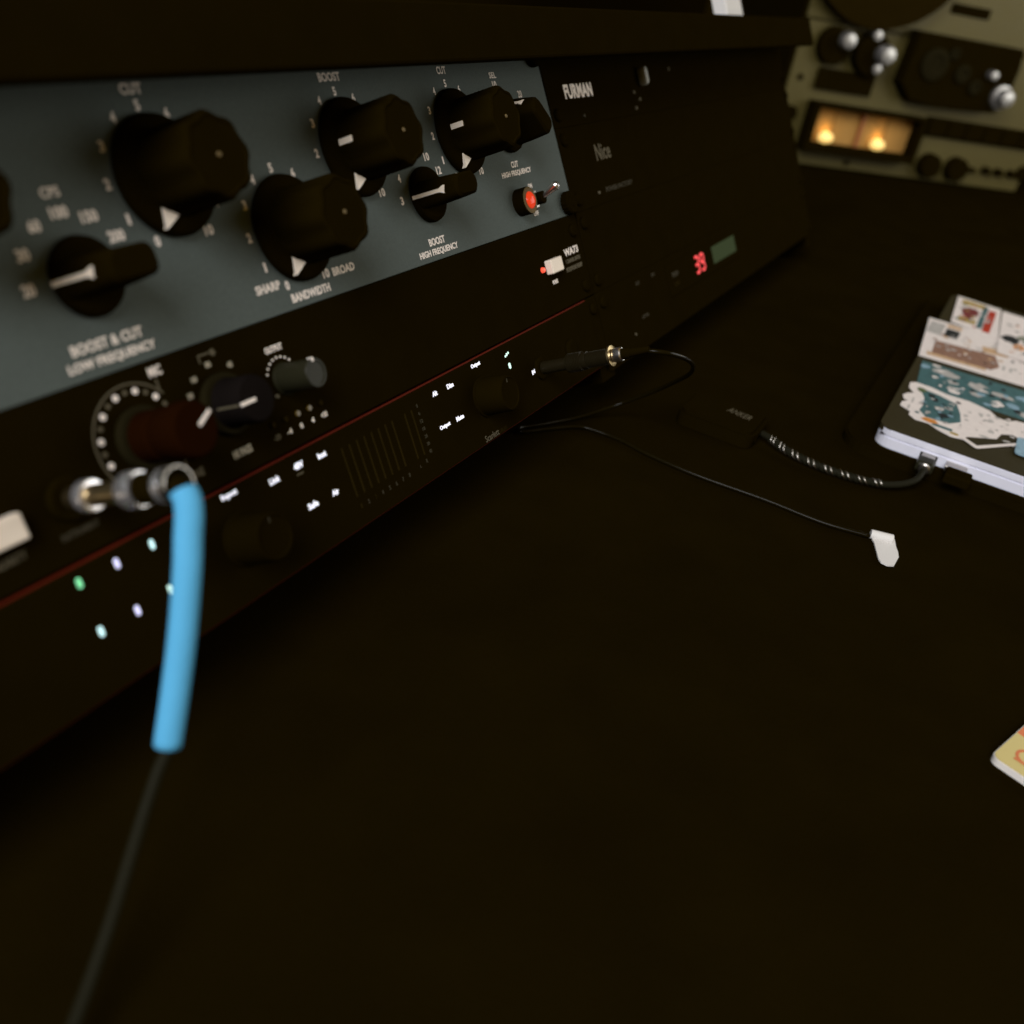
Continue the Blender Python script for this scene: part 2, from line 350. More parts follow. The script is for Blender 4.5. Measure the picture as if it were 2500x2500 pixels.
lathe('lamp_lens', [(r*MM, z*MM) for r, z in ((4.6, 4.6), (4.5, 5.6), (3.9, 7.0), (2.6, 7.9), (1.1, 8.3), (0.1, 8.35))], M_LENS, lm, n=32)
tg = eq.lathe('toggle_switch', [(4.6, 0), (4.6, 1.8), (3.2, 2.0), (3.0, 6.0), (2.2, 6.4)], M_STEEL, -42.4, 13.0, n=6, smooth=False)
lathe('toggle_bushing', [(3.1*MM, 2*MM), (3.1*MM, 6.5*MM), (2.3*MM, 7*MM)], M_GLOSS, tg, n=24)
lathe('toggle_lever', [(r*MM, z*MM) for r, z in ((1.2, 0), (1.4, 4), (2.1, 9.0), (2.2, 10.2), (1.5, 11.2), (0.2, 11.5))], M_CHROME, tg, (0, 0, 5.5*MM), n=20, rot=(R(-22), 0, 0))
eq.text('ON', -41.7, 19.9, 4.2, 2.4, M_PRINT, **LBL); eq.text('OFF', -42.5, 6.3, 5.4, 2.4, M_PRINT, **LBL)
for x, v in ((-8, 6.4), (-8, 81.5), (-474.6, 6.4), (-474.6, 81.5)): eq.screw(x, v)

# ================================================================== microphone preamp (black 1U panel)
pre = Unit('microphone_preamp', 'black preamp with cream power button and oxblood knob, below the grey equalizer', 'preamp', -482.6, 0, -44.45, 0)
pre.box('faceplate', -482.6, 0, -44.2, 0, -3, 0, M_BLACK, b=0.0003)
pre.box('chassis', -460, -22, -43.5, -1, -50, -3.2, M_BLACK)
gx, gv = -313.7, -20.4
q = pre.p(gx, gv, 0.02)
ring('scale_ring', 16.0*MM, 16.6*MM, 38, 214, 0, 0.15*MM, M_DIM, pre.e, q)
for i in range(12):
    a = R(90+106-15.1*i); pre.dot('scale_dot', gx+14.0*math.cos(a), gv+14.0*math.sin(a), 1.05 if i % 2 == 0 else 0.85, M_PRINT if i % 2 == 0 else M_DIM, 0.02)
k = pre.lathe('gain_knob', [(9.6, 0.3), (9.7, 2.4), (9.3, 3.0), (7.9, 3.4)], M_BASE, gx, gv, n=56)
lathe('cap', [(r*MM, z*MM) for r, z in ((7.8, 3.4), (7.7, 10), (7.0, 11), (7.6, 12), (8.6, 21), (8.3, 23.2), (7.4, 24), (0.5, 24.2))], M_REDKNOB, k, n=64, rfun=lambda a, z: 1+(0.02*math.cos(24*a) if 0.011 < z < 0.022 else 0))
box('pointer_line', -0.5*MM, 0.5*MM, 1.5*MM, 7.6*MM, 24.1*MM, 24.45*MM, M_PRINT, k).rotation_euler = (0, 0, R(-62))
pl = k.children[-1]; a = R(90-62); pl.location = (4.4*MM*math.cos(a), 4.4*MM*math.sin(a), 24.3*MM)
pre.text('MIC', -300.9, -3.3, 5.0, 3.0, M_PRINT, **LBL); pre.text('LINE', -299.8, -37.0, 6.0, 2.6, M_DIM, **LBL)
pre.box('scale_tick', -301.9, -301.3, -9.0, -5.6, 0.02, 0.15, M_DIM); pre.box('scale_tick', -302.6, -302.1, -34.0, -31.4, 0.02, 0.15, M_DIM)
# high-pass knob
hx, hv = -279.5, -20.6
k = pre.lathe('filter_knob', [(10.2, 0.3), (10.3, 2.2), (9.9, 3.0), (8.4, 3.4)], M_BASE, hx, hv, n=56)
lathe('cap', [(r*MM, z*MM) for r, z in ((8.3, 3.4), (7.6, 6), (7.8, 14), (7.2, 15.2), (0.5, 15.6))], M_BLUEKNOB, k, n=64, rfun=lambda a, z: 1+(0.02*math.cos(24*a) if 0.005 < z < 0.0145 else 0))
box('pointer_line', -7.6*MM, -1.2*MM, -0.55*MM, 0.55*MM, 15.35*MM, 15.85*MM, M_PRINT, k)
box('side_line', -8.1*MM, -7.55*MM, -0.35*MM, 0.35*MM, 5*MM, 14.6*MM, M_DIM, k)
for ang, s in ((-62, '300'), (-38, '160'), (-4, '80'), (35, '45')):
    a = R(90-ang); pre.text(s, hx+13.6*math.cos(a), hv+13.6*math.sin(a), 2.3, 1.9, M_MID, name='dial_number', bold=0.04)
pre.box('filter_mark', -283.2, -278.2, -3.9, -3.3, 0.02, 0.15, M_DIM); pre.box('filter_mark', -283.5, -282.9, -6.0, -3.3, 0.16, 0.22, M_DIM)
pre.dot('filter_mark', -276.8, -3.9, 1.2, M_DIM, 0.02)
pre.text('HI PASS', -279.2, -37.1, 8.6, 2.7, M_MID, **LBL)
# output knob
ox, ov = -250.2, -20.6
for i in range(10):
    a = R(90+64-15.5*i); pre.dot('scale_dot', ox+7.7*math.cos(a), ov+7.7*math.sin(a), 0.45, M_PRINT, 0.02, n=12)
k = pre.lathe('output_knob', [(5.6, 0.2), (5.7, 0.9), (5.3, 1.2), (5.0, 14.6), (5.1, 15.2), (4.9, 15.5), (4.2, 15.5), (4.1, 15.1), (0.4, 15.1)], M_GREYKNOB, ox, ov, n=48)
box('pointer_line', -0.45*MM, 0.45*MM, 4.0*MM, 5.3*MM, 13.6*MM, 15.75*MM, M_PRINT, k)
pre.text('OUTPUT', -250.4, -9.7, 8.6, 2.3, M_PRINT, **LBL)
for x, s in ((-262.5, '-20'), (-256, '-4'), (-249.6, '0'), (-243.3, '4'), (-236.9, '+20')): pre.text(s, x, -38, 0.95*len(s)+0.5, 2.0, M_DIM if s == '-20' else M_PRINT, name='meter_number', bold=0.03)
for i, x in enumerate((-262.6, -256.2, -249.7, -243.4, -237.0)): pre.dot('meter_led', x, -33.5, 1.1, M_AMBER if 1 < i < 4 else M_GHOST, 0.02, 0.8)
pre.dot('signal_led', -256.2, -25.2, 0.8, M_DIM, 0.02, 0.7)
# push buttons
b1 = pre.box('power_button', -47.4, -34.8, -24.6, -17.4, 0.0, 4.2, M_CREAM, b=0.0006)
pre.lathe('power_led', [(1.4, 0), (1.35, 1.0), (0.9, 1.6), (0.1, 1.8)], M_LEDR, -51.2, -21.2, n=20)
pre.text('POWER', -40.5, -29.2, 6.0, 2.2, M_PRINT, **LBL)
pre.text('WA73', -15.0, -17.6, 17.0, 3.9, M_PRINT, bold=0.03)
pre.text('1 CHANNEL BRITISH', -14.9, -22.2, 17.4, 2.2, M_DIM, **LBL); pre.text('MICROPHONE PREAMP', -15.6, -26.3, 19.6, 2.4, M_DIM, **LBL)
for x, s in ((-366.5, 'POLARITY'), (-390, 'PHANTOM'), (-414, 'TONE')):
    pre.box('push_button', x-6.3, x+6.3, -32.2, -24.8, 0.0, 4.2, M_CREAM, b=0.0006)
    pre.text(s, x, -36.2, 11.0, 2.3, M_DIM, **LBL)
pre.text('INSTRUMENT', -344, -37.0, 12.5, 2.0, M_FAINT, **LBL)
pre.lathe('input_jack', [(6.4, 0.0), (6.4, 1.6), (5.6, 2.2), (4.0, 2.2)], M_GLOSS, -344, -27.5, n=36)
for x, v in ((-8, -8.0), (-8, -38), (-474.6, -8), (-474.6, -38)): pre.lathe('rack_screw', [(3.4, 0), (3.4, 1.0), (2.6, 1.8), (0.6, 2.0)], M_KNOB, x, v, n=20)

# ================================================================== audio interface (black front, red case)
ai = Unit('audio_interface', 'audio interface with black front, thin red top edge and glowing white labels', 'interface', -482.6, 0, -84, -44.45)
ai.box('red_case', -470, -12.6, -83.4, -45.0, -50, -0.2, M_RED, b=0.0004)
ai.box('front_panel', -470.5, -12.2, -82.7, -45.7, -0.5, 1.0, M_GLOSS, b=0.0003)
ai.box('rack_ear', -12.0, 0, -83.8, -44.8, -3, 0, M_BLACK, b=0.0003); ai.box('rack_ear', -482.6, -470.8, -83.8, -44.8, -3, 0, M_BLACK, b=0.0003)
for x in (-6.5, -476.5):
    for v in (-51.5, -77): ai.lathe('rack_screw', [(3.2, 0), (3.2, 1.0), (2.4, 1.8), (0.6, 2.0)], M_KNOB, x, v, n=20)
W1 = 1.15
def lit(s, x, v, wd, ht, m_=M_LIT): ai.text(s, x, v, wd, ht, m_, W1, name='lit_label', bold=0.03)
for x, s, wd in ((-291.8, 'Input', 7.0), (-134.8, 'Output', 7.8)): lit(s, x, -47.7 if x < -200 else -48.1, wd, 2.4)
lit('Link', -271.3, -50.4, 5.0, 2.2); lit('48V', -258.5, -49.9, 4.8, 2.4); lit('Inst', -245.8, -50.5, 4.6, 2.2)
lit('Safe', -258.1, -65.0, 5.3, 2.3); lit('Air', -245.4, -65.2, 3.6, 2.2)
ai.text('~', -259.0, -52.8, 3.2, 1.0, M_DIM, W1, bold=0.02)
lit('Alt', -170.2, -50.6, 3.6, 2.1); lit('Dim', -158.0, -50.7, 5.0, 2.1); lit('Output', -169.7, -65.3, 8.0, 2.3); lit('Mute', -157.6, -65.4, 6.0, 2.1)
lit('1', -88.4, -64.9, 1.0, 2.2); lit('st', -86.6, -64.6, 1.9, 2.0)
def capsule(x, v, m_, wx=1.5, hv=3.0):
    a = ai.p(x, v, W1); prism('channel_light', [(px*MM, py*MM) for px, py in rrect(-wx/2, wx/2, -hv/2, hv/2, wx/2-0.02, 6)], 0, 0.15*MM, m_, ai.e, a)
for x, v, m_ in ((-351.4, -49.7, M_LITG), (-338.5, -49.8, M_LITV), (-325.4, -49.8, M_LITC), (-351.2, -64.8, M_LITC), (-338.2, -65.0, M_LITV), (-325.4, -64.7, M_LITM)): capsule(x, v, m_)
# usb mark and lock light
for dx, dv, rr in ((0, 0, 0.75), (1.6, 0.4, 0.6), (-1.5, -0.5, 0.6)): ai.dot('usb_light', -107.2+dx, -50.6+dv, rr, M_LITM, W1, 0.15, 12)
capsule(-107.2, -56.1, M_LITM, 1.9, 2.9)
# knobs
for x, v in ((-291.8, -63.0), (-134.5, -63.0)):
    k = ai.lathe('level_knob', [(9.4, 0), (9.4, 0.8), (8.7, 1.2), (8.2, 13.2), (7.7, 14.0), (6.9, 14.1), (6.5, 13.7), (0.5, 13.5)], M_GLOSS, x, v, 1.0, n=56)
    box('pointer_line', -0.3*MM, 0.3*MM, 4.8*MM, 6.6*MM, 13.6*MM, 13.85*MM, M_FAINT, k)
# unlit level meters
for i in range(10):
    x = -235.0+4.63*i if i < 8 else (-193.6 if i == 8 else -188.8)
    ai.box('meter_bar', x-0.45, x+0.45, -71.3, -52.0, 1.02, 1.12, M_GHOST)
    if i < 8: ai.text(str(i+1), x+0.5, -75.2, 0.9, 1.7, M_GHOST if i in (0, 2) else M_FAINT, W1, name='meter_number')
for i, s in enumerate(('0', '6', '12', '18', '24', '30', '42')): ai.text(s, -184.4, -51.6-3.27*i, 0.9*len(s), 1.5, M_FAINT, W1, name='meter_number')
ai.text('L', -193.6, -74.6, 0.8, 1.3, M_FAINT, W1, name='meter_number'); ai.text('R', -188.6, -74.0, 1.0, 1.6, M_FAINT, W1, name='meter_number')
ai.text('Scarlett', -137.4, -80.6, 12.2, 3.0, M_DIM, W1, bold=0.0); ai.text('18i20', -127.2, -81.2, 6.6, 2.0, M_GHOST, W1, bold=0.0)
for x in (-80, -44): ai.lathe('headphone_jack', [(5.6, 0), (5.6, 1.2), (4.6, 1.8), (3.4, 1.8)], M_KNOB, x, -65, 1.0, n=36)

# ================================================================== right bay
def rackunit(name, label, cat, v0, v1, m_=M_BLACK):
    u = Unit(name, label, cat, 1.2, 483.8, v0, v1)
    u.box('faceplate', 1.2, 483.8, v0+0.06, v1-0.06, -3, 0, m_, b=0.0001)
    u.box('chassis', 24, 462, v0+1, v1-1, -50, -3.2, M_BLACK)
    for x in (7.5, 477.5):
        for v in (v0+6.4, v1-6.4): u.lathe('rack_screw', [(3.4, 0), (3.4, 1.0), (2.6, 1.8), (0.6, 2.0)], M_KNOB, x, v, n=20)
    return u
fu = rackunit('power_conditioner', 'black power conditioner with big white lettering, top unit of right rack', 'power conditioner', 44.45, 88.9)
fu.text('FURMAN', 40.6, 62.2, 36.5, 7.6, M_PRINT, bold=0.04)
fu.dot('status_led', 40.2, 48.6, 0.9, M_FAINT, 0.02, 0.8)
for x, v, m_ in ((119.4, 57.5, M_DIM), (126.8, 52.9, M_DIM), (118.1, 48.1, M_DIM), (187.9, 69.3, M_DIM)): fu.dot('status_led', x, v, 1.2, m_, 0.02, 0.8)
fu.box('power_switch', 130.4, 135.6, 60.2, 71.4, 0, 6.5, M_SWITCH, b=0.0022)
nu = rackunit('line_unit', 'plain black unit with small grey script lettering under the power conditioner', 'rack unit', 0, 44.45)
nu.text('Nice', 54.2, 28.0, 20.5, 9.2, M_DIM, bold=0.02); nu.text('POWER FACTORY', 66.8, 6.9, 40, 2.8, M_FAINT, bold=0.02); nu.dot('power_led', 36.3, 6.5, 0.9, M_DIM, 0.02, 0.8)
bl = rackunit('blank_panel', 'bare black filler panel between the two lower units of right rack', 'filler panel', -44.45, 0)
fx = rackunit('effects_processor', 'black effects processor with red digits and olive display, bottom of right rack', 'effects unit', -88.9, -44.45)
fx.box('display_window', 108, 262, -70, -49.5, 0.02, 0.6, M_GLOSS, b=0.0002)
fx.box('status_display', 199, 252.6, -65.2, -53.2, 0.62, 0.8, M_LCD)
def seg7(ch, x, v, wd, ht):
    t = 1.7; S = dict(a=(0, 1, 1), d=(0, 0, 1), g=(0, .5, 1), f=(1, 0, .5), b=(1, 1, .5), e=(1, 0, 0), c=(1, 1, 0))
    for s in {'3': 'abgcd', '9': 'abfgcd'}[ch]:
        k_, p_, h_ = S[s]
        if k_ == 0: fx.box('digit_segment', x+0.5, x+wd-0.5, v+p_*ht-t/2, v+p_*ht+t/2, 0.62, 0.85, M_SEG)
        else: fx.box('digit_segment', x+p_*wd-t/2, x+p_*wd+t/2, v+h_*ht+0.5, v+h_*ht+ht/2-0.5, 0.62, 0.85, M_SEG)
seg7('3', 161.5, -64.6, 6.6, 10.6); seg7('9', 172.5, -64.6, 6.6, 10.6)
fx.text('PROGRAM', 121.5, -57.2, 11, 3.2, M_FAINT, 0.65); fx.text('SETUP', 122, -63.6, 9, 2.6, M_GHOST, 0.65)
fx.text('IN', 86.2, -50.6, 5, 2.2, M_FAINT); fx.text('OUT', 60.4, -50.8, 6, 2.2, M_FAINT); fx.text('LEVEL', 61.7, -71.1, 11, 2.0, M_FAINT)
fx.dot('status_led', 41.3, -77.9, 0.8, M_DIM, 0.02, 0.6)
# ================================================================== cable with blue sleeve plugged into the preamp
def rackpart(name, prof, material, parent, x, v, w=0.0, n=40, **k):
    return lathe(name, [(r*MM, z*MM) for r, z in prof], material, parent, r2w(x*MM, v*MM, w*MM), n, RROT, **k)
ic = empty('instrument_cable'); tag(ic, 'black cable with bright blue sleeve and chrome plug hanging from the preamp', 'cable')
pg = rackpart('plug', [(3.1, 2.4), (3.1, 44.0), (2.9, 44.4)], M_BRASS, ic, -344, -27.5, n=28)
def onplug(name, prof, material): return lathe(name, [(r*MM, z*MM) for r, z in prof], material, pg, n=40)
onplug('front_ring', ((3.2, 7.6), (4.3, 7.9), (4.7, 8.8), (4.7, 11.0), (4.3, 12.0), (3.2, 12.2)), M_SATIN)
onplug('middle_ring', ((3.2, 26.2), (4.6, 26.6), (5.1, 27.6), (5.1, 31.4), (4.7, 32.6), (3.2, 32.8)), M_SATIN)
onplug('black_collar', ((3.3, 32.8), (4.3, 33.2), (4.3, 38.8), (3.8, 39.4)), M_GLOSS)
onplug('rear_ring', ((3.6, 40.6), (4.3, 40.9), (4.6, 41.6), (4.6, 42.6), (4.2, 43.4), (3.6, 43.6)), M_SATIN)
onplug('end_rim', ((4.3, 43.8), (4.8, 44.2), (4.9, 46.6), (4.7, 47.0), (4.45, 47.0), (4.4, 44.6)), M_STEEL)
onplug('inner_cap', ((4.35, 44.7), (4.3, 45.2)), M_GLOSS)
SL = [(-0.344, -0.0512, 0.0996), (-0.3443, -0.0553, 0.1010), (-0.3452, -0.0583, 0.0995), (-0.3466, -0.0602, 0.0962), (-0.3487, -0.0619, 0.0917), (-0.3520, -0.0648, 0.0845), (-0.3579, -0.0689, 0.0701), (-0.3631, -0.0716, 0.0563), (-0.3682, -0.0739, 0.0431)]
tube('boot', SL[:5], 3.2*MM, M_GLOSS, ic, n=20, sub=8)
tube('blue_sleeve', [(-0.3446, -0.0564, 0.1010), (-0.3453, -0.0585, 0.0993)] + SL[3:], 3.55*MM, M_BLUE, ic, n=28, sub=8)
tube('cord', [SL[-2], (-0.3682, -0.0739, 0.0431), (-0.3728, -0.0751, 0.0383), (-0.3801, -0.0776, 0.0310), (-0.3897, -0.0820, 0.0240), (-0.3992, -0.0866, 0.0180), (-0.4085, -0.0907, 0.0125), (-0.4172, -0.0945, 0.0085), (-0.4279, -0.0991, 0.0048), (-0.4382, -0.1040, 0.0026), (-0.456, -0.115, 0.0018), (-0.50, -0.16, 0.0018), (-0.53, -0.28, 0.0018), (-0.52, -0.42, 0.0018)], 1.6*MM, M_CORD, ic, n=16)
settle(ic, (-0.40, -0.079, 0.0))

# ================================================================== headphone cable plugged into the interface
hc = empty('headphone_cable'); tag(hc, 'thin black headphone cable with ribbed metal plug and folded white tag', 'cable')
def rib(lo, hi, n, r0, r1):
    out = []
    for i in range(n):
        z = lo+(hi-lo)*i/n; s = (hi-lo)/n
        out += [(r0, z), (r1, z+0.25*s), (r1, z+0.65*s), (r0, z+0.9*s)]
    return out
p2 = rackpart('plug', [(3.1, 2.0), (3.1, 17.0), (4.6, 17.4), (4.8, 18.2)] + rib(18.4, 25.5, 8, 4.3, 4.8) + [(4.4, 25.8), (4.2, 28.2)] + rib(28.4, 38.2, 12, 3.5, 3.95) + [(3.6, 38.6), (3.5, 40.0)], M_RIB, hc, -80, -65, n=32)
lathe('gold_flange', [(r*MM, z*MM) for r, z in ((3.6, 40.0), (5.0, 40.2), (5.0, 41.2), (3.6, 41.6))], M_BRASS, p2, n=40)
lathe('silver_ring', [(r*MM, z*MM) for r, z in ((3.2, 42.0), (3.5, 43.0), (3.5, 46.0), (3.0, 46.6))], M_CHROME, p2, n=32)
lathe('strain_relief', [(r*MM, z*MM) for r, z in ((2.8, 46.6), (2.6, 50.0), (2.2, 50.4), (1.6, 60), (1.3, 60.4))], M_GLOSS, p2, n=24)
A = r2w(-0.080, -0.065, 0.057); B = r2w(-0.080, -0.065, 0.066)
tube('cord', [A, (-0.0793, -0.0870, 0.0750), (-0.0743, -0.0931, 0.0745), (-0.0619, -0.0976, 0.0700), (-0.0465, -0.0980, 0.0620), (-0.0320, -0.0940, 0.0520), (-0.0178, -0.0846, 0.0400), (-0.0072, -0.0716, 0.0260), (-0.0049, -0.0553, 0.0120), (-0.0148, -0.0444, 0.0055), (-0.0281, -0.0355, 0.0022), (-0.0497, -0.0247, 0.0016), (-0.0610, -0.0190, 0.0016), (-0.0634, -0.0225, 0.0016), (-0.0480, -0.0320, 0.0016), (-0.0340, -0.0420, 0.0016), (-0.0310, -0.0530, 0.0016), (-0.0310, -0.0670, 0.0018), (-0.0350, -0.0850, 0.0018), (-0.0370, -0.1140, 0.0018), (-0.0345, -0.1510, 0.0018), (-0.0350, -0.1740, 0.0018), (-0.0340, -0.1870, 0.0018), (-0.0300, -0.2050, 0.0020)], 1.15*MM, M_CORDG, hc, n=12)
t = prism('tag', [(-0.0236, -0.2055), (-0.0310, -0.2068), (-0.0330, -0.2080), (-0.0480, -0.2130), (-0.0506, -0.2148), (-0.0512, -0.2180), (-0.0490, -0.2208), (-0.0390, -0.2214), (-0.0340, -0.2202), (-0.0295, -0.2185), (-0.0220, -0.2165), (-0.0180, -0.2145)], 0.0008, 0.0016, M_CREAMP, hc)
tube('tag_fold', [(-0.0285, -0.2050, 0.0026), (-0.0272, -0.2100, 0.0027), (-0.0252, -0.2155, 0.0026)], 2.4*MM, M_CREAMP, hc, n=14)
settle(hc, (-0.034, -0.12, 0.0))

# ================================================================== laptop on a black pad
pad = prism('laptop_pad', rrect(0.070, 0.47, -0.46, -0.166, 0.022, 8), 0.0, 0.0062, M_BLACK, b=0.0012)
tag(pad, 'thin black round-cornered pad lying under the laptop', 'laptop pad')
lp = empty('laptop'); tag(lp, 'closed silver-edged laptop with an olive-brown lid covered in stickers', 'laptop')
LX0, LX1, LY0, LY1 = 0.0775, 0.444, -0.434, -0.1845
base = prism('base', rrect(LX0, LX1, LY0, LY1, 0.010, 6), 0.0066, 0.0134, M_ALU, lp, b=0.0008)
lid = prism('lid', rrect(LX0, LX1, LY0, LY1, 0.010, 6), 0.0139, 0.0177, M_ALU, lp, b=0.0003)
box('hinge_gap', LX0+0.002, LX1-0.002, LY0+0.002, LY1-0.002, 0.0132, 0.0141, M_BLACK, lp)
prism('lid_cover', rrect(LX0+0.0004, LX1, LY0, LY1+0.0003, 0.0098, 6), 0.0146, 0.0181, M_LID, lp)
def col(name, c): return mat(name, c, 0.55, spec=0.1, var=0.45, scale=260)
C_BROWN = col('print_brown', (0.24, 0.135, 0.095)); C_TAN = col('print_tan', (0.50, 0.33, 0.19)); C_DARK = col('print_black', (0.02, 0.022, 0.022))
C_TEAL = col('print_teal', (0.055, 0.120, 0.125)); C_RED = col('print_red', (0.40, 0.045, 0.022)); C_YEL = col('print_ochre', (0.36, 0.26, 0.08))
C_GREY = col('print_grey', (0.40, 0.38, 0.36)); C_SKY = col('print_sky', (0.22, 0.34, 0.42)); C_ORG = col('print_orange', (0.55, 0.22, 0.05)); C_GRN = col('print_green', (0.10, 0.13, 0.06)); C_MAR = col('print_maroon', (0.16, 0.035, 0.035))
def sticker(poly, m_, h=0.0): return prism('sticker', poly, 0.0181+h, 0.0184+h, m_, lp)
def patch(s, poly, m_, h=0.0): return prism('print', poly, 0.0184+h, 0.01852+h, m_, s)
def blob(cx, cy, rx, ry, n=18, jag=0.18, seed=1):
    rn = random.Random(seed); return [(cx+rx*(1+rn.uniform(-jag, jag))*math.cos(2*math.pi*i/n), cy+ry*(1+rn.uniform(-jag, jag))*math.sin(2*math.pi*i/n)) for i in range(n)]
def quad(x0, x1, y0, y1, sk=0.0): return [(x0, y0), (x1, y0+sk), (x1, y1+sk), (x0, y1)]
# teal sticker with pale clouds
s = sticker([(0.226, -0.1885), (0.170, -0.1925), (0.172, -0.3300), (0.236, -0.3260)], C_TEAL)
for i, (cx, cy, rx, ry, m_) in enumerate(((0.214, -0.206, 0.006, 0.009, C_GREY), (0.199, -0.213, 0.004, 0.004, C_GREY), (0.207, -0.229, 0.007, 0.007, C_GREY), (0.184, -0.216, 0.006, 0.005, M_WHITE), (0.190, -0.229, 0.004, 0.004, C_GREY), (0.204, -0.246, 0.004, 0.008, C_GREY), (0.184, -0.243, 0.006, 0.004, M_WHITE), (0.190, -0.253, 0.005, 0.005, C_SKY), (0.212, -0.262, 0.006, 0.010, C_SKY), (0.180, -0.262, 0.004, 0.006, C_GREY), (0.215, -0.192, 0.004, 0.003, C_SKY))): patch(s, blob(cx, cy, rx, ry, 14, 0.32, i), m_)
# vintage scene sticker
s = sticker([(0.341, -0.1775), (0.2345, -0.1845), (0.2400, -0.2560), (0.2430, -0.3200), (0.352, -0.3160)], M_WHITE, 0.0004)
patch(s, [(0.283, -0.1900), (0.2500, -0.1915), (0.2530, -0.2330), (0.2650, -0.2380), (0.291, -0.2330)], C_BROWN, 0.0004)
patch(s, [(0.2500, -0.1880), (0.2425, -0.1890), (0.2475, -0.2300), (0.2528, -0.2295)], C_TAN, 0.0004)
patch(s, quad(0.303, 0.325, -0.2035, -0.1935), C_DARK, 0.0004); patch(s, quad(0.329, 0.338, -0.2040, -0.1930), C_TAN, 0.0004)
patch(s, quad(0.300, 0.333, -0.1915, -0.1805), C_GREY, 0.0004); patch(s, [(0.306, -0.222), (0.292, -0.224), (0.296, -0.242), (0.311, -0.240)], C_TAN, 0.0004)
for i, y in enumerate((-0.2405, -0.2455)): patch(s, quad(0.262, 0.272, y-0.0012, y+0.0006), C_GREY, 0.0004)
# bright square sticker
s = sticker([(0.437, -0.1895), (0.4330, -0.2260), (0.338, -0.2310), (0.347, -0.1935)], M_WHITE, 0.0008)
patch(s, quad(0.415, 0.430, -0.2140, -0.1945), C_YEL, 0.0008); patch(s, blob(0.392, -0.2040, 0.019, 0.0075, 16, 0.25, 4), C_MAR, 0.0008)
patch(s, quad(0.358, 0.372, -0.2110, -0.1970), C_YEL, 0.0008); patch(s, quad(0.352, 0.425, -0.2165, -0.2125), C_TEAL, 0.0008); patch(s, quad(0.346, 0.418, -0.2235, -0.2175), C_RED, 0.0008)
# pale sticker behind it
s = sticker([(0.428, -0.2275), (0.300, -0.2330), (0.290, -0.3200), (0.420, -0.3200)], M_WHITE, 0.00125)
for i, (cx, cy, rx, ry, m_) in enumerate(((0.345, -0.240, 0.010, 0.007, C_DARK), (0.357, -0.252, 0.008, 0.008, C_GRN), (0.330, -0.247, 0.007, 0.005, C_ORG), (0.318, -0.256, 0.007, 0.006, C_DARK), (0.338, -0.260, 0.010, 0.006, C_GREY), (0.385, -0.252, 0.004, 0.004, C_GREY))): patch(s, blob(cx, cy, rx, ry, 12, 0.3, i+20), m_, 0.00125)
# die-cut white-edged sticker
def lobed(cx, cy, rx, ry, n, amp, k, ph=0): return [(cx+rx*(1+amp*math.cos(k*2*math.pi*i/n+ph))*math.cos(2*math.pi*i/n), cy+ry*(1+amp*math.cos(k*2*math.pi*i/n+ph))*math.sin(2*math.pi*i/n)) for i in range(n)]
s = sticker([(0.174, -0.1915), (0.170, -0.1885), (0.160, -0.1890), (0.152, -0.1935), (0.148, -0.1900), (0.142, -0.1880), (0.136, -0.1895), (0.135, -0.1925), (0.129, -0.1895), (0.122, -0.1895), (0.119, -0.1935), (0.117, -0.1965), (0.111, -0.1965), (0.106, -0.2010), (0.107, -0.2090), (0.102, -0.2150), (0.098, -0.2230), (0.100, -0.2300), (0.107, -0.2320), (0.112, -0.2380), (0.120, -0.2480), (0.131, -0.2500), (0.136, -0.2560), (0.131, -0.2650), (0.140, -0.2750), (0.156, -0.2780), (0.166, -0.2680), (0.163, -0.2560), (0.157, -0.2520), (0.158, -0.2450), (0.166, -0.2400), (0.171, -0.2270), (0.170, -0.2120), (0.174, -0.2020)], M_WHITE, 0.0004)
patch(s, [(0.166, -0.1945), (0.150, -0.2005), (0.136, -0.2020), (0.124, -0.2010), (0.116, -0.2060), (0.118, -0.2200), (0.127, -0.2260), (0.142, -0.2240), (0.157, -0.2200), (0.163, -0.2080)], C_TEAL, 0.0004)
patch(s, blob(0.112, -0.2090, 0.0035, 0.005, 10, 0.2, 31), C_ORG, 0.00055); patch(s, quad(0.106, 0.110, -0.2230, -0.2110), C_TEAL, 0.0004); patch(s, blob(0.104, -0.2245, 0.002, 0.003, 8, 0.2, 3), C_YEL, 0.0004)
patch(s, blob(0.162, -0.1975, 0.004, 0.003, 9, 0.2, 5), C_GRN, 0.00055)
for i, (cx, cy, rx, ry) in enumerate(((0.150, -0.2075, 0.002, 0.002), (0.138, -0.2115, 0.003, 0.003), (0.128, -0.2155, 0.004, 0.0035), (0.143, -0.2165, 0.002, 0.003), (0.157, -0.2040, 0.003, 0.003), (0.125, -0.2060, 0.002, 0.002))): patch(s, blob(cx, cy, rx, ry, 9, 0.3, i+40), C_GREY if i % 2 else C_DARK, 0.00055)
for i, (cx, cy, rx, ry) in enumerate(((0.147, -0.2420, 0.003, 0.002), (0.128, -0.2440, 0.0025, 0.002), (0.116, -0.2410, 0.0015, 0.003), (0.138, -0.1950, 0.006, 0.0006), (0.124, -0.1945, 0.005, 0.0006), (0.152, -0.2360, 0.003, 0.001))): patch(s, blob(cx, cy, rx, ry, 9, 0.2, i+60), C_GREY, 0.0004)
sticker([(0.1005, -0.2290), (0.0925, -0.2378), (0.0935, -0.2400), (0.1230, -0.2620), (0.1250, -0.2608), (0.0965, -0.2385), (0.1035, -0.2300)], M_WHITE, 0.0008)
sticker(rrect(0.104, 0.134, -0.300, -0.2590, 0.003), C_SKY, 0.0012)
rn = random.Random(11)
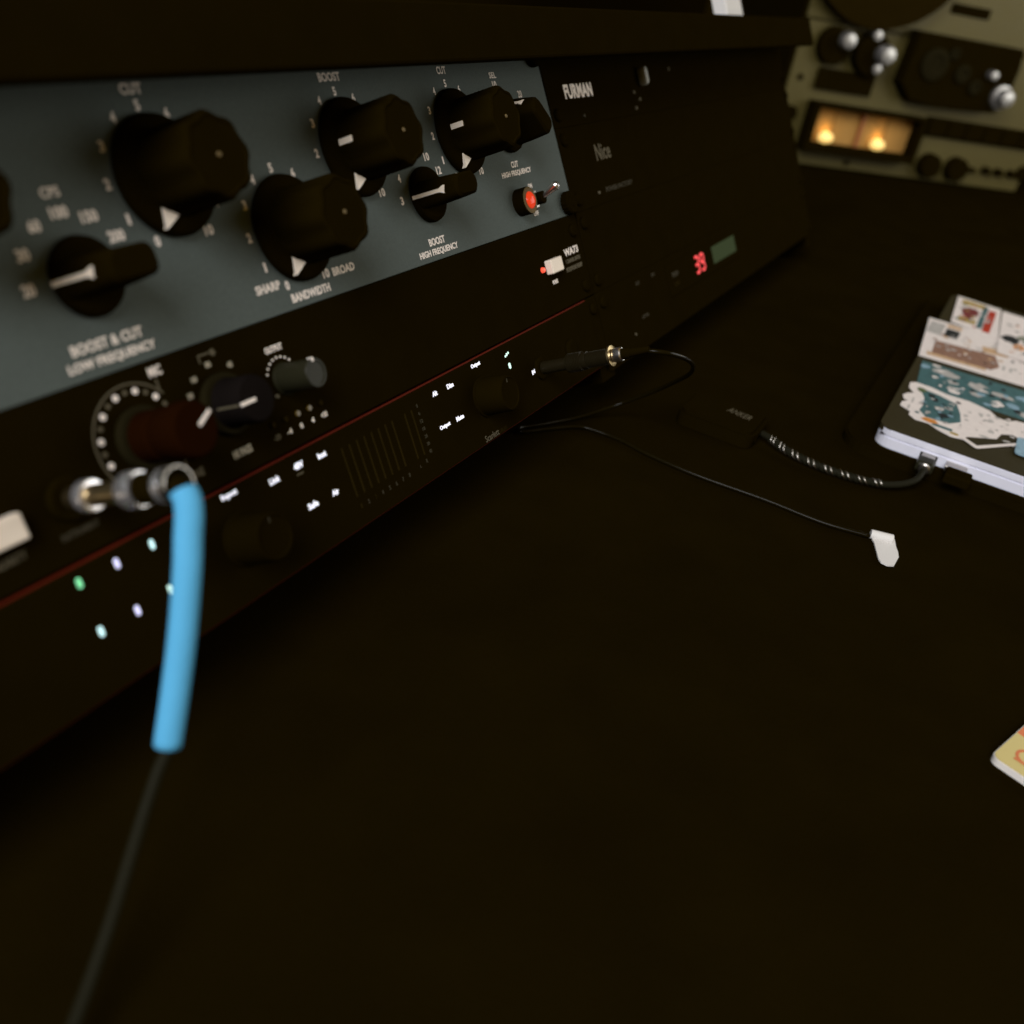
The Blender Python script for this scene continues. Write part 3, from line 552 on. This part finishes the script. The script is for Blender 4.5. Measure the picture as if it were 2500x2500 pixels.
PAL = [C_BROWN, C_TAN, C_DARK, C_TEAL, C_GREY, C_SKY, C_ORG, C_GRN, C_MAR, C_YEL, M_WHITE]
def scatter(st, x0, x1, y0, y1, n, pal, h, r=(0.0010, 0.0032)):
    for i in range(n):
        patch(st, blob(rn.uniform(x0, x1), rn.uniform(y0, y1), rn.uniform(*r), rn.uniform(*r), rn.randint(5, 9), 0.4, i+rn.randint(0, 999)), rn.choice(pal), h+0.0002+0.00004*i/n)
ST = [o for o in lp.children if o.name.startswith('sticker')]
scatter(ST[0], 0.176, 0.224, -0.310, -0.196, 60, [C_SKY, C_GREY, C_TEAL, C_TEAL, C_DARK, M_WHITE], 0.0)
scatter(ST[1], 0.258, 0.330, -0.300, -0.186, 80, [C_GREY, C_GREY, C_TAN, C_BROWN, M_WHITE, C_DARK], 0.0004, (0.0008, 0.0024))
scatter(ST[2], 0.350, 0.430, -0.222, -0.194, 30, [C_MAR, C_YEL, C_TEAL, C_RED, M_WHITE, C_GREY], 0.0008, (0.0010, 0.0024))
scatter(ST[3], 0.305, 0.400, -0.310, -0.236, 80, [C_DARK, C_GRN, C_GREY, C_ORG, C_GREY, M_WHITE], 0.00125, (0.0010, 0.0030))
scatter(ST[4], 0.116, 0.160, -0.222, -0.200, 34, [C_SKY, C_TEAL, C_DARK, C_GREY, C_TEAL, M_WHITE], 0.00055, (0.0006, 0.0018))
scatter(ST[4], 0.112, 0.160, -0.268, -0.226, 44, [C_GREY, C_GREY, M_WHITE], 0.0004, (0.0006, 0.0016))
# ports
for y in (-0.2165, -0.2325): box('port', LX0-0.0002, LX0+0.004, y-0.005, y+0.005, 0.0085, 0.0118, M_BLACK, lp)
settle(lp, (0.26, -0.31, 0.0066))

# ================================================================== hub and braided cable
hub = empty('usb_hub'); tag(hub, 'small black bar-shaped hub with grey lettering left of the laptop', 'hub')
prism('body', rrect(0.018, 0.056, -0.1265, -0.0800, 0.006, 6), 0.0005, 0.0100, M_BLACK, hub, b=0.0018)
text('ANKER', 0.0415, -0.1115, 0.0150, 0.0068, M_DIM, hub, 0.01004, rotz=R(-90-9), bold=0.0)
box('cable_socket', 0.027, 0.046, -0.1272, -0.1262, 0.003, 0.0085, M_GLOSS, hub)
settle(hub, (0.037, -0.103, 0))
uc = empty('usb_cable'); tag(uc, 'braided dark cable looping from the black hub to the laptop side', 'cable')
tube('cord', [(0.0365, -0.1275, 0.0055), (0.0335, -0.1340, 0.0055), (0.0290, -0.1440, 0.0045), (0.0255, -0.1580, 0.0040), (0.0250, -0.1730, 0.0038), (0.0270, -0.1870, 0.0038), (0.0310, -0.2000, 0.0042), (0.0370, -0.2090, 0.0055), (0.0450, -0.2150, 0.0075), (0.0540, -0.2165, 0.0092), (0.0590, -0.2165, 0.0100)], 1.9*MM, M_CORD, uc, n=14, sub=10)
# braid strands wound round the cord
def strand(ph, sgn, r):
    C = catmull([(0.0335, -0.1340, 0.0055), (0.0290, -0.1440, 0.0045), (0.0255, -0.1580, 0.0040), (0.0250, -0.1730, 0.0038), (0.0270, -0.1870, 0.0038), (0.0310, -0.2000, 0.0042)], 60)
    out = []
    for i in range(0, len(C)-1, 3):
        T = (C[i+1]-C[i]).normalized(); N = Vector((0, 0, 1)); N = (N-T*N.dot(T)).normalized(); Bn = T.cross(N)
        a = ph + sgn*i*0.16; out.append(C[i]+(N*math.cos(a)+Bn*math.sin(a))*r)
    return out
for j in range(3): tube('braid_strand', strand(j*2.094, 1, 2.0*MM), 0.45*MM, M_STEEL if j != 1 else M_CORD, uc, n=6, sub=2)
cn = box('connector', 0.0585, 0.0700, -0.2215, -0.2115, 0.0070, 0.0132, M_GREYKNOB, uc, 0.0016)
box('metal_tip', 0.0702, 0.0790, -0.2205, -0.2125, 0.0086, 0.0116, M_STEEL, uc, 0.0006)
lathe('end_ring', [(3.0*MM, 0), (3.4*MM, 0.4*MM), (3.4*MM, 1.6*MM), (2.6*MM, 2.2*MM)], M_STEEL, uc, (0.0585, -0.2165, 0.0101), 24, rot=(0, R(-90), 0))
settle(uc, (0.030, -0.17, 0))
dg_ = empty('usb_receiver'); tag(dg_, 'stubby black receiver plugged into the laptop beside the braided cable', 'usb receiver')
box('body', 0.0560, 0.0690, -0.2420, -0.2275, 0.0066, 0.0128, M_GLOSS, dg_, 0.0012); box('metal_tip', 0.0692, 0.0790, -0.2385, -0.2265, 0.0082, 0.0118, M_STEEL, dg_, 0.0004)
settle(dg_, (0.0625, -0.2335, 0.0066))

# ================================================================== printed block at the right edge
cd = empty('printed_card', (-0.1645, -0.2755, 0), (0, 0, R(-20))); tag(cd, 'thick white-edged yellow card with orange print at the right desk edge', 'card')
prism('card_body', rrect(0, 0.075, -0.048, 0, 0.0035, 6), 0.0002, 0.0032, mat('card_stock', (0.70, 0.66, 0.62), 0.5, spec=0.3), cd, b=0.0004)
prism('yellow_print', rrect(0.0002, 0.0748, -0.0472, -0.0004, 0.0032, 6), 0.0032, 0.0034, mat('card_yellow', (0.55, 0.45, 0.17), 0.45, spec=0.3, var=0.05), cd)
prism('orange_band', [(0.0222, -0.0005), (0.0222, -0.047), (0.0740, -0.047), (0.0740, -0.0005)], 0.0034, 0.00345, mat('card_orange', (0.58, 0.15, 0.045), 0.45, spec=0.3), cd)
rr = [(-math.cos(R(a)), math.sin(R(a))) for a in range(0, 361, 12)]
ring('orange_print', 0.0036, 0.0048, 0, 359.9, 0.0034, 0.00352, bpy.data.materials['card_orange'], cd, (0.0112, -0.0098, 0))
prism('orange_print', [(0.0060, -0.0060), (0.0072, -0.0060), (0.0072, -0.0240), (0.0060, -0.0240)], 0.00355, 0.0036, bpy.data.materials['card_orange'], cd)

# ================================================================== white box on the rack top
wb = Unit('white_box', 'small white box standing on top of the right rack', 'box', 298, 338, 95.2, 160)
wb.box('carton', 298, 338, 95.3, 165, 4, 14.5, M_CREAMP, b=0.001)
wb.box('base_band', 297.6, 338.4, 95.25, 98.0, 3.6, 14.9, C_TAN, b=0.0004)

# ================================================================== reel tape deck
dk = empty('tape_deck', (1.006, 0.097, 0.0), (0, 0, math.atan2(-0.727, 0.687))); tag(dk, 'olive-champagne reel tape deck with two glowing amber meters', 'tape deck')
def dbox(name, x0, x1, z0, z1, y0, y1, m_, parent=dk, b=0.0): return box(name, x0, x1, min(y0, y1), max(y0, y1), z0, z1, m_, parent, b)
dbox('cabinet', -0.056, 0.396, 0.0, 0.47, 0.0045, 0.20, M_DECKB, b=0.003)
dbox('lower_panel', -0.052, 0.392, 0.002, 0.1845, 0, 0.004, M_DECK, b=0.001); dbox('upper_panel', -0.052, 0.392, 0.1865, 0.466, 0, 0.004, M_DECK, b=0.001)
def dk_cyl(name, prof, m_, x, z, n=32, parent=dk): return lathe(name, prof, m_, parent, (x, -0.0002, z), n, rot=(R(90), 0, 0))
# meters: a black housing with a lit recess
dbox('meter_housing', -0.0125, 0.1735, 0.0240, 0.0345, -0.024, -0.0005, M_DECKB, b=0.001); dbox('meter_housing', -0.0125, 0.1735, 0.0825, 0.0880, -0.024, -0.0005, M_DECKB, b=0.001)
dbox('meter_housing', -0.0125, -0.0040, 0.0347, 0.0823, -0.024, -0.0005, M_DECKB); dbox('meter_housing', 0.1655, 0.1735, 0.0347, 0.0823, -0.024, -0.0005, M_DECKB)
for x0, x1, bx in ((-0.0038, 0.0790, 0.026), (0.0830, 0.1653, 0.113)):
    mf = dbox('meter_face', x0, x1, 0.0347, 0.0823, -0.002, -0.0008, M_METER)
    dbox('needle', bx+0.010, bx+0.0108, 0.050, 0.078, -0.0032, -0.0028, M_DECKB)
    bulb = lathe('meter_bulb', [(0.0005, -0.0105), (0.0052, -0.0088), (0.0068, -0.005), (0.0076, 0), (0.0068, 0.005), (0.0052, 0.0088), (0.0005, 0.0105)], M_BULB, dk, (bx, -0.0098, 0.0425), 24, rot=(0, R(90), 0))
    L = bpy.data.lights.new('meter_lamp', 'POINT'); L.energy = 0.0052; L.color = (1.0, 0.62, 0.20); L.shadow_soft_size = 0.003
    lo = bpy.data.objects.new('meter_lamp', L); COL.objects.link(lo); lo.parent = dk; lo.location = (bx, -0.0088, 0.0525)
dbox('meter_divider', 0.0792, 0.0828, 0.0347, 0.0823, -0.008, -0.0008, mat('amber_divider', (0.30, 0.10, 0.03), 0.5))
dbox('tape_counter', -0.0125, 0.0775, 0.1025, 0.1300, -0.006, -0.0003, M_DECKB, b=0.001)
dk_cyl('tension_arm', [(0.024, 0), (0.024, 0.012), (0.022, 0.014), (0.004, 0.014)], M_DECKB, -0.004, 0.158)
dk_cyl('guide_knob', [(0.006, 0), (0.006, 0.018), (0.0105, 0.020), (0.0115, 0.026), (0.009, 0.032), (0.001, 0.034)], M_DOME, 0.003, 0.168)
dk_cyl('roller', [(0.026, 0), (0.026, 0.016), (0.024, 0.018), (0.004, 0.018)], M_DECKB, 0.055, 0.155)
dk_cyl('roller_cap', [(0.009, 0), (0.009, 0.024), (0.0125, 0.026), (0.0130, 0.034), (0.010, 0.040), (0.001, 0.042)], M_DOME, 0.063, 0.159)
for x, z in ((0.048, 0.180), (0.063, 0.140)): dk_cyl('guide_pin', [(0.0035, 0), (0.0035, 0.020), (0.0065, 0.021), (0.006, 0.024), (0.001, 0.025)], M_DOME, x, z, 20)
hb = prism('head_cover', [(0.108, 0.128), (0.112, 0.1945), (0.290, 0.1945), (0.294, 0.168), (0.292, 0.120), (0.278, 0.108), (0.170, 0.1035), (0.130, 0.108)], 0.0006, 0.022, M_DECKB, dk, rot=(R(90), 0, 0), b=0.002)
for (x, z, r) in ((0.150, 0.158, 0.021), (0.200, 0.152, 0.012), (0.228, 0.138, 0.010), (0.176, 0.175, 0.008)): lathe('head_detail', [(r, 0), (r, 0.004), (r*0.6, 0.005), (r*0.5, 0.003), (0.001, 0.003)], M_BASE, hb, (x, z, 0.0222), 28)
dk_cyl('capstan', [(0.0062, 0), (0.0062, 0.030), (0.0055, 0.034), (0.001, 0.035)], M_DOME, 0.246, 0.157, 20)
dk_cyl('pinch_roller', [(0.016, 0), (0.016, 0.028), (0.012, 0.029), (0.0125, 0.036), (0.010, 0.042), (0.001, 0.044)], M_DOME, 0.276, 0.131)
dbox('key_slot', 0.1860, 0.3900, 0.0630, 0.0900, -0.003, -0.0003, M_DECKB, b=0.0006)
for i in range(6): dbox('transport_key', 0.190+0.033*i, 0.220+0.033*i, 0.0655, 0.0875, -0.009, -0.0032, M_DECKB, b=0.0012)
for x in (0.214, 0.263): dk_cyl('level_knob', [(0.0175, 0), (0.0170, 0.014), (0.0150, 0.016), (0.002, 0.016)], M_DECKB, x, 0.0235)
dbox('knob_pointer', 0.280, 0.297, 0.0215, 0.0290, -0.010, -0.0003, M_DECKB, b=0.001)
for x in (0.319, 0.342, 0.366): dk_cyl('toggle', [(0.0058, 0), (0.0058, 0.010), (0.0040, 0.012), (0.001, 0.012)], M_DECKB, x, 0.0270, 20)
dk_cyl('phone_jack', [(0.0105, 0), (0.0105, 0.004), (0.006, 0.005), (0.001, 0.003)], M_DECKB, 0.389, 0.030)
for x, z in ((0.079, 0.0115), (-0.036, 0.1135), (-0.036, 0.012)): dk_cyl('panel_screw', [(0.0042, 0), (0.0040, 0.002), (0.001, 0.0022)], M_DECKB, x, z, 16)
dk_cyl('side_jack', [(0.010, 0), (0.010, 0.003), (0.001, 0.003)], M_DECKB, -0.036, 0.067, 24)
dbox('name_badge', 0.1620, 0.2260, 0.2215, 0.2345, -0.002, -0.0003, M_DECKB, b=0.0003)
re = dk_cyl('reel', [(0.132, 0.014), (0.133, 0.0148), (0.133, 0.0155), (0.132, 0.016), (0.03, 0.016)], M_REEL, 0.033, 0.3195, 72)
lathe('tape_pack', [(0.115, 0), (0.115, 0.006), (0.04, 0.006)], M_REEL, re, (0, 0, 0.0162), 72); lathe('reel_flange', [(0.133, 0), (0.133, 0.001), (0.02, 0.001)], M_REEL, re, (0, 0, 0.0226), 72)
lathe('reel_hub', [(0.018, 0), (0.017, 0.014), (0.004, 0.016)], M_DECKB, re, (0, 0, 0.024), 32)
